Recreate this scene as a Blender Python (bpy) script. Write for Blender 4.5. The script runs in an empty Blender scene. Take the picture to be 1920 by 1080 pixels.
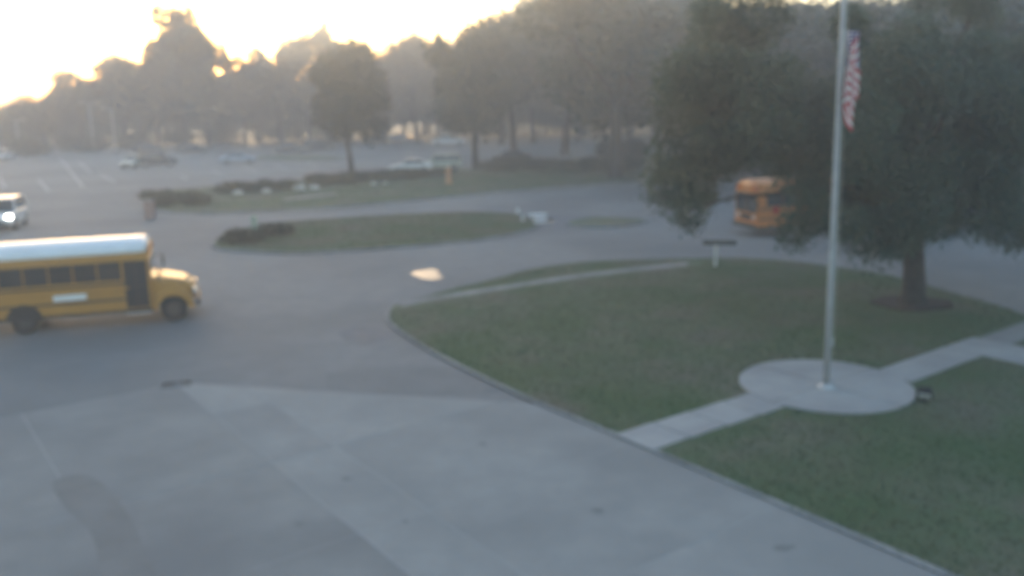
import bpy, bmesh, math, random
import numpy as np
from mathutils import Matrix, Vector

# ------------------------------------------------------------------ camera, sky, sun, exposure
scene = bpy.context.scene
COL = scene.collection
H, F = 8.2, 1663.0
PITCH, ROLL = math.atan((540 - 175) / F), math.radians(-1.0)
SUN_EL, SUN_AZ = math.radians(3.0), math.radians(-19.4)      # azimuth measured from +Y towards +X

cd = bpy.data.cameras.new('camera'); cam = bpy.data.objects.new('camera', cd); COL.objects.link(cam)
cd.sensor_width = 36.0; cd.lens = F / 1920 * 36.0
cd.clip_start = 0.1; cd.clip_end = 3000
cam.matrix_world = Matrix.Translation((0, 0, H)) @ Matrix.Rotation(math.pi / 2 - PITCH, 4, 'X') @ Matrix.Rotation(ROLL, 4, 'Z')
cd.dof.use_dof = True; cd.dof.focus_distance = 1.0; cd.dof.aperture_fstop = 4.0
scene.camera = cam

world = bpy.data.worlds.new("World"); scene.world = world; world.use_nodes = True
wn = world.node_tree.nodes; wl = world.node_tree.links; wn.clear()
sky = wn.new('ShaderNodeTexSky'); sky.sky_type = 'NISHITA'; sky.sun_disc = False
sky.sun_elevation = SUN_EL; sky.sun_rotation = SUN_AZ; sky.altitude = 50
sky.air_density = 1.0; sky.dust_density = 1.9; sky.ozone_density = 1.6
bg = wn.new('ShaderNodeBackground'); bg.inputs[1].default_value = 0.15
wo = wn.new('ShaderNodeOutputWorld'); wl.new(sky.outputs[0], bg.inputs[0]); wl.new(bg.outputs[0], wo.inputs[0])

sd = bpy.data.lights.new('sun', 'SUN'); sun = bpy.data.objects.new('sun', sd); COL.objects.link(sun)
sd.energy = 2.0; sd.angle = math.radians(2.0); sd.color = (1.0, 0.72, 0.42)
sdir = Vector((math.sin(SUN_AZ) * math.cos(SUN_EL), math.cos(SUN_AZ) * math.cos(SUN_EL), math.sin(SUN_EL)))
sun.rotation_euler = sdir.to_track_quat('Z', 'Y').to_euler()

scene.view_settings.view_transform = 'Standard'; scene.view_settings.look = 'None'
scene.view_settings.gamma = 1; scene.view_settings.use_curve_mapping = False
scene.view_settings.exposure = 2.95
scene.render.engine = 'CYCLES'
cy = scene.cycles
cy.use_denoising = True; cy.max_bounces = 6; cy.diffuse_bounces = 2; cy.glossy_bounces = 2
cy.transmission_bounces = 2; cy.transparent_max_bounces = 6; cy.volume_bounces = 1

# ------------------------------------------------------------------ helpers
rnd = random.Random(7)
def ray(px, py):
    x = (px - 960) / F; y = (540 - py) / F
    c, s = math.cos(ROLL), math.sin(ROLL)
    x, y = c * x - s * y, s * x + c * y
    return Vector((x, math.cos(PITCH) + y * math.sin(PITCH), -math.sin(PITCH) + y * math.cos(PITCH)))
def P(px, py, z=0.0):
    d = ray(px, py); t = (z - H) / d.z
    return Vector((d.x * t, d.y * t, z))
def A(px, py, Y):                       # the point seen at a pixel, Y metres ahead
    d = ray(px, py); t = Y / d.y
    return Vector((d.x * t, Y, H + d.z * t))
AU = math.radians(36.5)
def UV(u, v, z=0.0):                    # the plaza's own grid: u along the lawn edge, v across it
    return Vector((-math.sin(AU) * u + math.cos(AU) * v, math.cos(AU) * u + math.sin(AU) * v, z))

def tag(o, label=None, cat=None, group=None, kind=None):
    if label: o['label'] = label
    if cat: o['category'] = cat
    if group: o['group'] = group
    if kind: o['kind'] = kind
    return o
def empty(name, loc=(0, 0, 0), rz=0.0):
    o = bpy.data.objects.new(name, None); COL.objects.link(o)
    o.empty_display_size = 0.2; o.location = loc; o.rotation_euler = (0, 0, rz); return o
def link(name, me, m=None, parent=None, smooth=False):
    o = bpy.data.objects.new(name, me); COL.objects.link(o)
    if m is not None:
        for k in (m if isinstance(m, (list, tuple)) else [m]):
            me.materials.append(k)
    if parent is not None: o.parent = parent
    if smooth:
        me.polygons.foreach_set('use_smooth', [True] * len(me.polygons))
    return o
def copy_tree(o, parent=None):
    c = o.copy(); COL.objects.link(c)
    if parent is not None: c.parent = parent
    for ch in list(o.children): copy_tree(ch, c)
    return c

class MB:
    def __init__(self): self.v = []; self.f = []
    def add(self, vs, fs):
        n = len(self.v); self.v += [tuple(x) for x in vs]; self.f += [tuple(i + n for i in f) for f in fs]; return self
    def box(self, x0, x1, y0, y1, z0, z1, rot=None, loc=None):
        vs = [Vector((x, y, z)) for z in (z0, z1) for y in (y0, y1) for x in (x0, x1)]
        if rot is not None: vs = [rot @ q for q in vs]
        if loc is not None: vs = [q + Vector(loc) for q in vs]
        return self.add(vs, [(0, 2, 3, 1), (4, 5, 7, 6), (0, 1, 5, 4), (2, 6, 7, 3), (0, 4, 6, 2), (1, 3, 7, 5)])
    def tube(self, pts, rads, n=8, cap=True):
        pts = [Vector(p) for p in pts]; base = []
        for i, p in enumerate(pts):
            d = (pts[min(i + 1, len(pts) - 1)] - pts[max(i - 1, 0)]).normalized()
            a = d.cross(Vector((0, 0, 1)) if abs(d.z) < .9 else Vector((1, 0, 0))).normalized(); b = d.cross(a)
            base += [p + rads[i] * (math.cos(t) * a + math.sin(t) * b) for t in [2 * math.pi * k / n for k in range(n)]]
        fs = [(i * n + k, i * n + (k + 1) % n, (i + 1) * n + (k + 1) % n, (i + 1) * n + k) for i in range(len(pts) - 1) for k in range(n)]
        if cap: fs += [tuple(range(n))[::-1], tuple((len(pts) - 1) * n + k for k in range(n))]
        return self.add(base, fs)
    def loft(self, rings, cap=True):
        n = len(rings[0]); vs = [q for r in rings for q in r]
        fs = [(i * n + k, i * n + (k + 1) % n, (i + 1) * n + (k + 1) % n, (i + 1) * n + k) for i in range(len(rings) - 1) for k in range(n)]
        if cap: fs += [tuple(range(n))[::-1], tuple((len(rings) - 1) * n + k for k in range(n))]
        return self.add(vs, fs)
    def mesh(self, name, bevel=0.0, seg=2):
        me = bpy.data.meshes.new(name); me.from_pydata(self.v, [], self.f)
        bm = bmesh.new(); bm.from_mesh(me)
        if bevel: bmesh.ops.bevel(bm, geom=list(bm.edges), offset=bevel, segments=seg, affect='EDGES', clamp_overlap=True)
        bmesh.ops.recalc_face_normals(bm, faces=bm.faces); bm.to_mesh(me); bm.free(); return me
    def build(self, name, m, parent=None, bevel=0.0, smooth=False):
        return link(name, self.mesh(name, bevel), m, parent, smooth)

def material(name, c1, c2=None, scale=2.0, rough=0.8, metal=0.0, detail=6.0, bump=0.0, bscale=30.0, spec=0.3, c3=None, s3=0.15, coat=0.0, thr=(0.35, 0.65)):
    m = bpy.data.materials.new(name); m.use_nodes = True; n = m.node_tree.nodes; l = m.node_tree.links
    b = n['Principled BSDF']; b.inputs['Roughness'].default_value = rough; b.inputs['Metallic'].default_value = metal
    b.inputs['Specular IOR Level'].default_value = spec; b.inputs['Coat Weight'].default_value = coat
    b.inputs['Base Color'].default_value = (*c1, 1)
    geo = n.new('ShaderNodeNewGeometry')
    if c2:
        t = n.new('ShaderNodeTexNoise'); t.inputs['Scale'].default_value = scale; t.inputs['Detail'].default_value = detail
        t.inputs['Roughness'].default_value = .62
        l.new(geo.outputs['Position'], t.inputs['Vector'])
        r = n.new('ShaderNodeValToRGB'); l.new(t.outputs['Fac'], r.inputs[0])
        r.color_ramp.elements[0].position, r.color_ramp.elements[1].position = thr
        r.color_ramp.elements[0].color = (*c1, 1); r.color_ramp.elements[1].color = (*c2, 1)
        out = r.outputs[0]
        if c3:
            t2 = n.new('ShaderNodeTexNoise'); t2.inputs['Scale'].default_value = s3; t2.inputs['Detail'].default_value = 5
            l.new(geo.outputs['Position'], t2.inputs['Vector'])
            r2 = n.new('ShaderNodeValToRGB'); l.new(t2.outputs['Fac'], r2.inputs[0])
            r2.color_ramp.elements[0].position = .42; r2.color_ramp.elements[1].position = .62
            mx = n.new('ShaderNodeMix'); mx.data_type = 'RGBA'; l.new(r2.outputs[0], mx.inputs[0]); l.new(out, mx.inputs[6]); mx.inputs[7].default_value = (*c3, 1)
            out = mx.outputs[2]
        l.new(out, b.inputs['Base Color'])
    if bump:
        t = n.new('ShaderNodeTexNoise'); t.inputs['Scale'].default_value = bscale; t.inputs['Detail'].default_value = 8
        l.new(geo.outputs['Position'], t.inputs['Vector'])
        bp = n.new('ShaderNodeBump'); bp.inputs['Strength'].default_value = bump; bp.inputs['Distance'].default_value = .02
        l.new(t.outputs['Fac'], bp.inputs['Height']); l.new(bp.outputs[0], b.inputs['Normal'])
    return m
def foliage_mat(name, c1, c2, scale=.6):
    m = material(name, c1, c2, scale=scale, rough=.6, spec=.25, detail=3)
    n = m.node_tree.nodes; l = m.node_tree.links; b = n['Principled BSDF']
    tr = n.new('ShaderNodeBsdfTranslucent'); mix = n.new('ShaderNodeMixShader'); mix.inputs[0].default_value = .22
    src = b.inputs['Base Color'].links[0].from_socket
    l.new(src, tr.inputs[0]); l.new(b.outputs[0], mix.inputs[1]); l.new(tr.outputs[0], mix.inputs[2])
    l.new(mix.outputs[0], n['Material Output'].inputs['Surface']); return m
def emit_mat(name, c, s):
    m = bpy.data.materials.new(name); m.use_nodes = True; b = m.node_tree.nodes['Principled BSDF']
    b.inputs['Emission Color'].default_value = (*c, 1); b.inputs['Emission Strength'].default_value = s; b.inputs['Base Color'].default_value = (*c, 1); return m

M = dict(
    earth=material('earth', (.05, .055, .035), (.075, .065, .045), .3, .95, c3=(.04, .055, .03), s3=.05),
    asphalt=material('asphalt', (.165, .166, .168), (.195, .196, .198), 1.2, .88, bump=.2, bscale=60, c3=(.14, .142, .146), s3=.12),
    lot=material('old_asphalt', (.185, .182, .18), (.21, .207, .205), .8, .9, c3=(.155, .153, .152), s3=.08),
    conc=material('concrete', (.228, .230, .228), (.262, .262, .258), 1.6, .88, bump=.1, bscale=40, c3=(.205, .208, .208), s3=.22),
    conc2=material('concrete_grey', (.222, .224, .222), (.252, .253, .25), 1.3, .88, bump=.1, bscale=40, c3=(.198, .20, .20), s3=.3),
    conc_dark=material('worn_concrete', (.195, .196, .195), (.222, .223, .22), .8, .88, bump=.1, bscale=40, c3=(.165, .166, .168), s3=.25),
    walk=material('walk_concrete', (.275, .275, .278), (.31, .31, .31), 1.5, .85, bump=.2, bscale=50, c3=(.245, .245, .25), s3=.5),
    kerb=material('kerb_concrete', (.19, .195, .20), (.25, .25, .25), 1.5, .85, c3=(.14, .15, .155), s3=.6),
    soil=material('lawn_soil', (.070, .105, .052), (.115, .105, .080), .35, .95, detail=8, bump=.5, bscale=20, c3=(.05, .085, .035), s3=.25),
    grass=foliage_mat('grass_blades', (.060, .112, .050), (.130, .120, .088), .3),
    mulch=material('mulch', (.035, .026, .022), (.06, .045, .035), 3, .95, bump=.6, bscale=15),
    joint=material('joint_sealant', (.33, .34, .345), (.27, .28, .285), 6, .95),
    paint=material('road_paint', (.55, .56, .56), (.42, .43, .44), 5, .7),
    bark=material('bark', (.035, .030, .028), (.062, .054, .05), 5, .95, bump=.8, bscale=12),
    oak=foliage_mat('oak_leaves', (.042, .078, .058), (.085, .120, .080), .5),
    oak2=foliage_mat('dark_leaves', (.028, .052, .042), (.055, .080, .058), .4),
    far=foliage_mat('far_leaves', (.032, .045, .030), (.065, .066, .046), .12),
    pine=foliage_mat('pine_needles', (.03, .045, .025), (.05, .06, .035), .3),
    hedge=foliage_mat('hedge_leaves', (.03, .045, .028), (.055, .065, .04), 1.0),
    metal=material('weathered_aluminium', (.34, .35, .36), (.29, .30, .31), 3, .75, .0, spec=.25),
    galv=material('galvanised_steel', (.38, .39, .40), (.46, .46, .47), 4, .5, .5),
    iron=material('cast_iron', (.055, .055, .06), (.09, .08, .075), 8, .7, .3),
    white=material('white_enamel', (.72, .73, .74), (.64, .65, .66), 1.5, .35, coat=.3),
    yellow=material('bus_yellow', (.42, .205, .040), (.36, .175, .04), 1.2, .4, coat=.25),
    orange=material('bus_orange', (.52, .18, .04), (.44, .15, .03), 1.2, .4, coat=.25),
    black=material('black_trim', (.018, .018, .02), (.03, .03, .032), 3, .55),
    rubber=material('rubber', (.02, .02, .021), (.032, .032, .033), 6, .85),
    glass=material('dark_glass', (.02, .024, .028), (.03, .034, .038), 1, .08, spec=.6),
    inside=material('bus_interior', (.05, .045, .04), (.07, .06, .05), 2, .8),
    lamp=material('headlamp_glass', (.6, .62, .62), (.5, .52, .52), 4, .12, spec=.6),
    red=material('red_lens', (.35, .012, .01), (.28, .01, .01), 4, .25),
    amber=material('amber_lens', (.6, .2, .01), (.5, .17, .01), 4, .25),
    stone=material('white_painted_stone', (.6, .6, .58), (.46, .46, .44), 2, .95),
    terra=material('faded_orange_plastic', (.48, .25, .12), (.40, .20, .10), 2, .6),
    paleg=material('pale_green_paint', (.26, .36, .28), (.22, .31, .24), 3, .6),
    pinkb=material('weathered_pink_brick', (.30, .20, .18), (.24, .16, .14), 3, .85),
    lit=emit_mat('lit_headlamp', (1, .97, .88), 4.0),
    signdark=material('dark_sign_face', (.07, .085, .09), (.09, .10, .105), 2, .5),
)
def car_paint(name, c, rough=.3, metal=.0): return material(name, c, tuple(k * .93 for k in c), 1.0, rough, metal, coat=.6)

# ------------------------------------------------------------------ ground, road and lot
def smooth_line(pts, n=8, closed=False):
    out = []; N = len(pts); rng = range(N if closed else N - 1)
    for i in rng:
        p0 = pts[(i - 1) % N] if closed or i > 0 else pts[0]; p1 = pts[i]; p2 = pts[(i + 1) % N]
        p3 = pts[(i + 2) % N] if closed or i + 2 < N else pts[-1]
        for k in range(n):
            t = k / n
            out.append(.5 * ((2 * p1) + (-p0 + p2) * t + (2 * p0 - 5 * p1 + 4 * p2 - p3) * t * t + (-p0 + 3 * p1 - 3 * p2 + p3) * t ** 3))
    if not closed: out.append(pts[-1].copy())
    return out
def sheet(name, pts, z, m, kind='structure', thick=0.0, parent=None):
    bm = bmesh.new(); vs = [bm.verts.new((p.x, p.y, z)) for p in pts]; f = bm.faces.new(vs); f.normal_update()
    if f.normal.z < 0: f.normal_flip()
    if thick:
        ext = bmesh.ops.extrude_face_region(bm, geom=[f]); lo = [q for q in ext['geom'] if isinstance(q, bmesh.types.BMVert)]
        for q in lo: q.co.z -= thick
        for g in [q for q in ext['geom'] if isinstance(q, bmesh.types.BMFace)]: bm.faces.remove(g) if g.is_valid else None
    bmesh.ops.triangulate(bm, faces=[g for g in bm.faces if len(g.verts) > 4])
    bmesh.ops.recalc_face_normals(bm, faces=bm.faces)
    me = bpy.data.meshes.new(name); bm.to_mesh(me); bm.free()
    if me.polygons[0].normal.z < 0 and not thick: me.flip_normals()
    o = link(name, me, m, parent)
    if kind: o['kind'] = kind
    return o
def kerb(name, pts, w, z, m, closed=False, z0=-.02):
    N = len(pts); vs = []
    for i, p in enumerate(pts):
        a = pts[(i - 1) % N] if closed or i else pts[0]; b = pts[(i + 1) % N] if closed or i < N - 1 else pts[-1]
        d = (b - a); d.z = 0; d.normalize(); nrm = Vector((-d.y, d.x, 0))
        q = p + nrm * w; r = p + nrm * .02
        vs += [(p.x, p.y, z0), (p.x, p.y, z - .02), (r.x, r.y, z), (q.x, q.y, z), (q.x, q.y, z0)]
    K = 5; fs = []
    for i in range(N if closed else N - 1):
        j = (i + 1) % N
        fs += [(i * K + k, j * K + k, j * K + k + 1, i * K + k + 1) for k in range(K - 1)]
    if not closed: fs += [tuple(range(K)), tuple((N - 1) * K + k for k in range(K))[::-1]]
    mb = MB(); mb.v = vs; mb.f = fs
    o = mb.build(name, m); o['kind'] = 'structure'; return o

g = MB(); g.add([(-460, -60, -.05), (460, -60, -.05), (460, 540, -.05), (-460, 540, -.05)], [(0, 1, 2, 3)])
tag(g.build('ground', M['earth']), kind='structure')
sheet('road', [Vector(q + (0,)) for q in [(-80, -20), (45, -20), (70, 20), (80, 60), (60, 92), (20, 92), (-80, 92)]], 0.0, M['asphalt'])
lot = sheet('parking_lot', [P(-500, 375), P(-500, 268), P(0, 262), P(300, 262), P(500, 258), P(900, 250), P(1180, 262), P(1300, 285), P(1260, 320), P(1000, 330), P(700, 350), P(400, 375), P(250, 395), P(-200, 400)], 0.004, M['lot'])
# painted stall lines
def line(a, b, w, m, name, z, parent=None):
    d = (b - a).normalized(); n_ = Vector((-d.y, d.x, 0)) * w / 2
    mb = MB(); mb.add([(q.x, q.y, z) for q in (a - n_, b - n_, b + n_, a + n_)], [(0, 1, 2, 3)])
    o = mb.build(name, m, parent); 
    if o.data.polygons[0].normal.z < 0: o.data.flip_normals()
    return o
for (x0, y0, x1, y1) in [(72, 337, 92, 359), (112, 296, 155, 350), (148, 303, 170, 324), (186, 326, 216, 342), (338, 329, 352, 336), (455, 314, 482, 323), (515, 309, 540, 318), (0, 333, 10, 352), (395, 318, 416, 327), (575, 304, 596, 311)]:
    line(P(x0, y0), P(x1, y1), .14, M['paint'], 'stall_line', .009, lot)

# near plaza: slabs on a 5.6 m grid with recessed joints
bed = sheet('plaza_bed', [UV(-4, -11.2), UV(26, -11.2), UV(26, 6.9), UV(17.6, 14.0), UV(-4, 14.0)], 0.0265, M['joint'])
def clip(poly, a, b):                     # keep the part of poly left of a->b (in uv)
    out = []; f = lambda q: (b[0] - a[0]) * (q[1] - a[1]) - (b[1] - a[1]) * (q[0] - a[0])
    for i in range(len(poly)):
        p, q = poly[i], poly[(i + 1) % len(poly)]; fp, fq = f(p), f(q)
        if fp >= 0: out.append(p)
        if (fp >= 0) != (fq >= 0): t = fp / (fp - fq); out.append((p[0] + t * (q[0] - p[0]), p[1] + t * (q[1] - p[1])))
    return out
vs_ = [-11.2, -2.8, 2.8, 6.85, 8.4, 13.98]; us_ = [-4, -2.2, 2.0, 6.1, 10.1, 14.3, 18.6, 22.6, 26.0]
for j in range(len(vs_) - 1):
    for i in range(len(us_) - 1):
        gp = .011; q = [(us_[i] + gp, vs_[j] + gp), (us_[i + 1] - gp, vs_[j] + gp), (us_[i + 1] - gp, vs_[j + 1] - gp), (us_[i] + gp, vs_[j + 1] - gp)]
        # upper limit of the concrete: from the drain (26,6.8) to the lawn edge (21,14)
        q = clip(q[::-1], (26.0, 6.9), (17.6, 14.2))[::-1] if vs_[j] >= 6.8 else q
        if vs_[j] < 2.8 and us_[i] >= 26: continue
        if len(q) < 3: continue
        w = [UV(*r) for r in q]
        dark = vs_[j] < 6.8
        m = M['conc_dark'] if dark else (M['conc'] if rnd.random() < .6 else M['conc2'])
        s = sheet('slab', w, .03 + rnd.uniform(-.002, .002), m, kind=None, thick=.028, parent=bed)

# lawn with kerb, paths and flagpole pad
LZ = .05
edge = smooth_line([P(722, 598), P(731, 577), P(765, 567), P(822, 549), P(905, 529), P(1000, 505), P(1100, 492), P(1270, 486), P(1420, 486), P(1560, 500), P(1680, 520), P(1780, 548), P(1920, 590), P(2150, 690)], 6)
left = smooth_line([P(1000, 757), P(900, 710), P(800, 658), P(748, 625), P(727, 607), P(722, 598)], 6)
lawn_poly = [UV(-3, 14), UV(14, 14)] + left + edge[1:] + [UV(3, 46), UV(-3, 44)]
lawn = sheet('lawn', lawn_poly, LZ, M['soil'], thick=.07)
lawn['label'] = 'green and brown lawn around the flagpole pad'
kerb('kerb', [UV(-3, 14), UV(14, 14)] + left + edge[1:], -.16, LZ + .012, M['kerb'])
def slab(parent, name, pts, z, m=None, th=.05): return sheet(name, pts, z, m or M['walk'], kind=None, thick=th, parent=parent)
path = empty('footpath'); path['kind'] = 'structure'
PZ = LZ + .035; PC = UV(13.85, 21.1); PR = 2.33
def uv_of(p): return (-math.sin(AU) * p.x + math.cos(AU) * p.y, math.cos(AU) * p.x + math.sin(AU) * p.y)
v = 14.0
for k in range(4):                       # from the plaza to the pad
    v1 = v + 1.27; u0 = 14.2 - (v - 14) * .03
    slab(path, 'slab', [UV(u0 - .62, v + .012), UV(u0 - .62, min(v1, 19.05) - .012), UV(u0 + .62, min(v1, 18.95) - .012), UV(u0 + .62, v + .012)], PZ + rnd.uniform(-.002, .002)); v = v1
v = 23.15
for k in range(4):                       # from the pad to the cross walk
    v1 = v + 1.0
    slab(path, 'slab', [UV(12.45, v + .012), UV(12.45, v1 - .012), UV(13.65, v1 - .012), UV(13.65, v + .012)], PZ + rnd.uniform(-.002, .002)); v = v1
u = 13.65
for k in range(9):                       # cross walk running down the right of the lawn
    slab(path, 'slab', [UV(u - 1.8 + .012, 27.16), UV(u - .012, 27.16), UV(u - .012, 29.0), UV(u - 1.8 + .012, 29.0)], PZ + rnd.uniform(-.002, .002)); u -= 1.8
for k in range(3):
    slab(path, 'slab', [UV(12.5, 29.02 + 2.4 * k), UV(12.5, 31.4 + 2.4 * k), UV(13.5, 31.4 + 2.4 * k), UV(13.5, 29.02 + 2.4 * k)], PZ - .02, M['conc_dark'])
# thin walk inside the far kerb
walk = empty('inner_walk'); walk['kind'] = 'structure'
lo = smooth_line([P(748, 579), P(823, 564), P(957, 543), P(1120, 519), P(1290, 500)], 5); hi = smooth_line([P(755, 573), P(823, 557), P(957, 536), P(1120, 512), P(1290, 494)], 5)
for i in range(len(lo) - 1):
    a, b, c, d = lo[i], lo[i + 1], hi[i + 1], hi[i]; e = (b - a).normalized() * .012
    slab(walk, 'slab', [a + e, b - e, c - e, d + e], LZ + .02 + rnd.uniform(-.002, .002), M['kerb'])
pad = empty('flagpole_pad', PC); pad['kind'] = 'structure'
for s in (0, 1, 2, 3):                   # the round pad, cast in four quarters
    a0 = math.pi / 2 * s - AU * 0 + math.radians(36.5)
    pts = [Vector((0, 0, 0)) + Vector((math.cos(a0 + math.pi / 4), math.sin(a0 + math.pi / 4), 0)) * .02] + [Vector((PR * math.cos(a0 + t), PR * math.sin(a0 + t), 0)) for t in [.006 + (math.pi / 2 - .012) * k / 16 for k in range(17)]]
    slab(pad, 'slab', pts, PZ + .015, th=.08)
# pavement corner at the lower right
slab(path, 'slab', [UV(1.0, 14.9), UV(4.9, 14.9), UV(5.0, 16.2), UV(1.0, 16.2)], PZ)

# median island, verge beyond the second carriageway
def raised(name, pts, z, kerbname='kerb', m='soil', sm=5):
    c = smooth_line(pts, sm, True)
    area = sum(c[i].x * c[(i + 1) % len(c)].y - c[(i + 1) % len(c)].x * c[i].y for i in range(len(c)))
    if area < 0: c = c[::-1]
    kerb(kerbname, c, .15, z, M['kerb'], True)
    inner = []
    for i, p in enumerate(c):
        d = c[(i + 1) % len(c)] - c[i - 1]; d.normalize(); inner.append(p + Vector((-d.y, d.x, 0)) * .13)
    sheet(name, inner, z - .01, M[m], thick=.12); return inner
isl = raised('median', [P(398, 466), P(520, 477), P(640, 474), P(800, 462), P(900, 452), P(985, 437), P(1010, 424), P(975, 405), P(880, 400), P(760, 404), P(640, 411), P(520, 420), P(440, 436)], .13)
ver = raised('verge', [P(283, 392), P(370, 402), P(500, 398), P(640, 390), P(880, 367), P(1080, 350), P(1230, 338), P(1300, 325), P(1240, 290), P(1060, 300), P(900, 318), P(760, 326), P(640, 334), P(420, 350), P(300, 362)], .13)
isl2 = raised('median', [P(1060, 424), P(1120, 429), P(1180, 424), P(1215, 415), P(1150, 410), P(1090, 412)], .13)
lotisl = raised('lot_island', [P(470, 299), P(560, 302), P(620, 301), P(650, 296), P(560, 293), P(490, 294)], .13)
# light line of a concrete channel in the verge
ch = MB(); a, b, c, d = P(532, 379), P(632, 367), P(632, 365), P(532, 376)
tag(sheet('channel', [a, b, c, d], .15, M['walk'], thick=.05), kind='structure')

# grass tufts
def tufts(name, poly, n, z, size, seed, holes=(), m='grass'):
    rg = np.random.default_rng(seed); pp = np.array([(p.x, p.y) for p in poly]); lo_, hi_ = pp.min(0), pp.max(0)
    hi_[1] = min(hi_[1], 140); pts = rg.uniform(lo_, hi_, (n, 2)); ins = np.zeros(n, bool)
    for i in range(len(pp)):
        x0, y0 = pp[i]; x1, y1 = pp[i - 1]
        if y0 == y1: continue
        ins ^= ((y0 > pts[:, 1]) != (y1 > pts[:, 1])) & (pts[:, 0] < (x1 - x0) * (pts[:, 1] - y0) / (y1 - y0) + x0)
    pts = pts[ins]
    for h in holes: pts = pts[~h(pts)]
    n = len(pts); B = 3; pts = np.repeat(pts, B, 0) + rg.normal(0, size * .35, (n * B, 2)); N = len(pts)
    ang = rg.uniform(0, 2 * np.pi, N); w = size * rg.uniform(.12, .22, N); h = size * rg.uniform(.5, 1.3, N); lean = rg.normal(0, size * .5, (N, 2))
    V = np.empty((N, 3, 3)); V[:, 0, :2] = pts + np.stack([np.cos(ang), np.sin(ang)], 1) * w[:, None]; V[:, 1, :2] = pts - np.stack([np.cos(ang), np.sin(ang)], 1) * w[:, None]
    V[:, :2, 2] = z - .005; V[:, 2, :2] = pts + lean; V[:, 2, 2] = z + h
    me = tri_mesh(name, V); return tag(link(name, me, M[m]), kind='stuff')
def tri_mesh(name, V):
    N, K = V.shape[:2]; me = bpy.data.meshes.new(name); me.vertices.add(N * K); me.vertices.foreach_set('co', V.reshape(-1).astype(np.float32))
    me.loops.add(N * K); me.loops.foreach_set('vertex_index', np.arange(N * K, dtype=np.int32))
    me.polygons.add(N); me.polygons.foreach_set('loop_start', (np.arange(N) * K).astype(np.int32))
    me.update(calc_edges=True); return me
def h_pad(p): return (p[:, 0] - PC.x) ** 2 + (p[:, 1] - PC.y) ** 2 < PR ** 2
def h_uv(u0, u1, v0, v1):
    def f(p):
        uu = -math.sin(AU) * p[:, 0] + math.cos(AU) * p[:, 1]; vv = math.cos(AU) * p[:, 0] + math.sin(AU) * p[:, 1]
        return (uu > u0) & (uu < u1) & (vv > v0) & (vv < v1)
    return f
wl_lo = np.array([(p.x, p.y) for p in lo]); wl_hi = np.array([(p.x, p.y) for p in hi])
def h_walk(p):
    r = np.zeros(len(p), bool); c = (wl_lo + wl_hi) / 2
    for i in range(len(c) - 1):
        a, b = c[i], c[i + 1]; d = b - a; t = np.clip(((p - a) @ d) / (d @ d), 0, 1); r |= np.linalg.norm(p - a - t[:, None] * d, axis=1) < .75
    return r
tag(tufts('grass', lawn_poly, 150000, LZ, .055, 1, [h_pad, h_uv(13.3, 14.95, 13.9, 19.5), h_uv(12.4, 13.7, 22.5, 40), h_uv(-9, 13.7, 27.1, 29.1), h_uv(1, 5, 14.8, 16.3), h_walk]), 'short green and straw coloured grass of the flagpole lawn', 'grass')
tag(tufts('grass', isl, 26000, .12, .07, 2), 'short dark grass on the long median between the carriageways', 'grass')
tag(tufts('grass', ver, 40000, .12, .09, 3), 'rough grass on the verge in front of the parking lot', 'grass')
# mulch ring under the oak
OB = P(1712, 572)
mr = [OB + Vector((1.5 * math.cos(t) * (1 + .08 * math.sin(5 * t)), 1.2 * math.sin(t) * (1 + .1 * math.cos(3 * t)), 0)) for t in [2 * math.pi * k / 28 for k in range(28)]]
tag(sheet('mulch', mr, LZ + .06, M['mulch'], kind='stuff', thick=.06), 'dark mulch around the trunk of the big oak', 'mulch')

# puddles: thin water on the road, mirroring the bright sky between the crowns
water = material('puddle_water', (.02, .022, .025), rough=.30, spec=1.0, bump=.04, bscale=3)
water.node_tree.nodes['Principled BSDF'].inputs['IOR'].default_value = 1.8
def blob(cx, cy, rx, ry, seed, n=26, amp=.18):
    r_ = random.Random(seed); ph = [r_.uniform(0, 6.28) for _ in range(4)]
    c0 = P(cx, cy); e1 = P(cx + rx, cy) - c0; e2 = P(cx, cy - ry) - c0
    return [c0 + e1 * math.cos(t) * (1 + amp * math.sin(2 * t + ph[0]) + amp * .6 * math.sin(5 * t + ph[1])) + e2 * math.sin(t) * (1 + amp * math.sin(3 * t + ph[2])) for t in [2 * math.pi * k / n for k in range(n)]]
WL = {'long': 'long shallow puddle wrapped round the tip of the median', 'pale': 'small crescent puddle shining white on the near carriageway', 'drop': 'tiny bright puddle beside the median kerb', 'dot': 'smallest bright puddle spot just off the median tip'}
tag(sheet('puddle', blob(1013, 412, 24, 7, 3), .008, water, kind=None), WL['long'], 'puddle')
tag(sheet('puddle', blob(800, 514, 30, 9, 5, amp=.22), .008, water, kind=None), WL['pale'], 'puddle')
damp = material('damp_asphalt', (.115, .12, .132), (.14, .145, .16), 1.5, .8, spec=.3)
tag(sheet('damp_patch', blob(690, 628, 48, 16, 8, amp=.15), .0045, damp, kind='stuff'), 'dark damp patch on the road by the kerb of the lawn corner', 'damp patch')
tag(sheet('damp_patch', blob(1075, 415, 110, 13, 9, amp=.15), .0045, damp, kind='stuff'), 'dark damp patch on the road around the tip of the median', 'damp patch')
tag(sheet('damp_patch', blob(780, 715, 190, 26, 10, amp=.15), .0045, damp if False else material('resurfaced_patch', (.145, .148, .152), (.165, .168, .172), 1.0, .88), kind='stuff'), 'slightly darker resurfaced patch of road above the concrete apron', 'road patch')
stain = material('oil_stain', (.15, .15, .15), (.175, .175, .175), 1.2, .85)
tag(sheet('stain', smooth_line([P(100, 905), P(170, 895), P(235, 960), P(275, 1040), P(290, 1110), P(200, 1110), P(175, 1010), P(120, 950)], 5, True), .036, stain, kind='stuff'), 'curved dark stain across the slabs in the near corner', 'stain')

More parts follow.
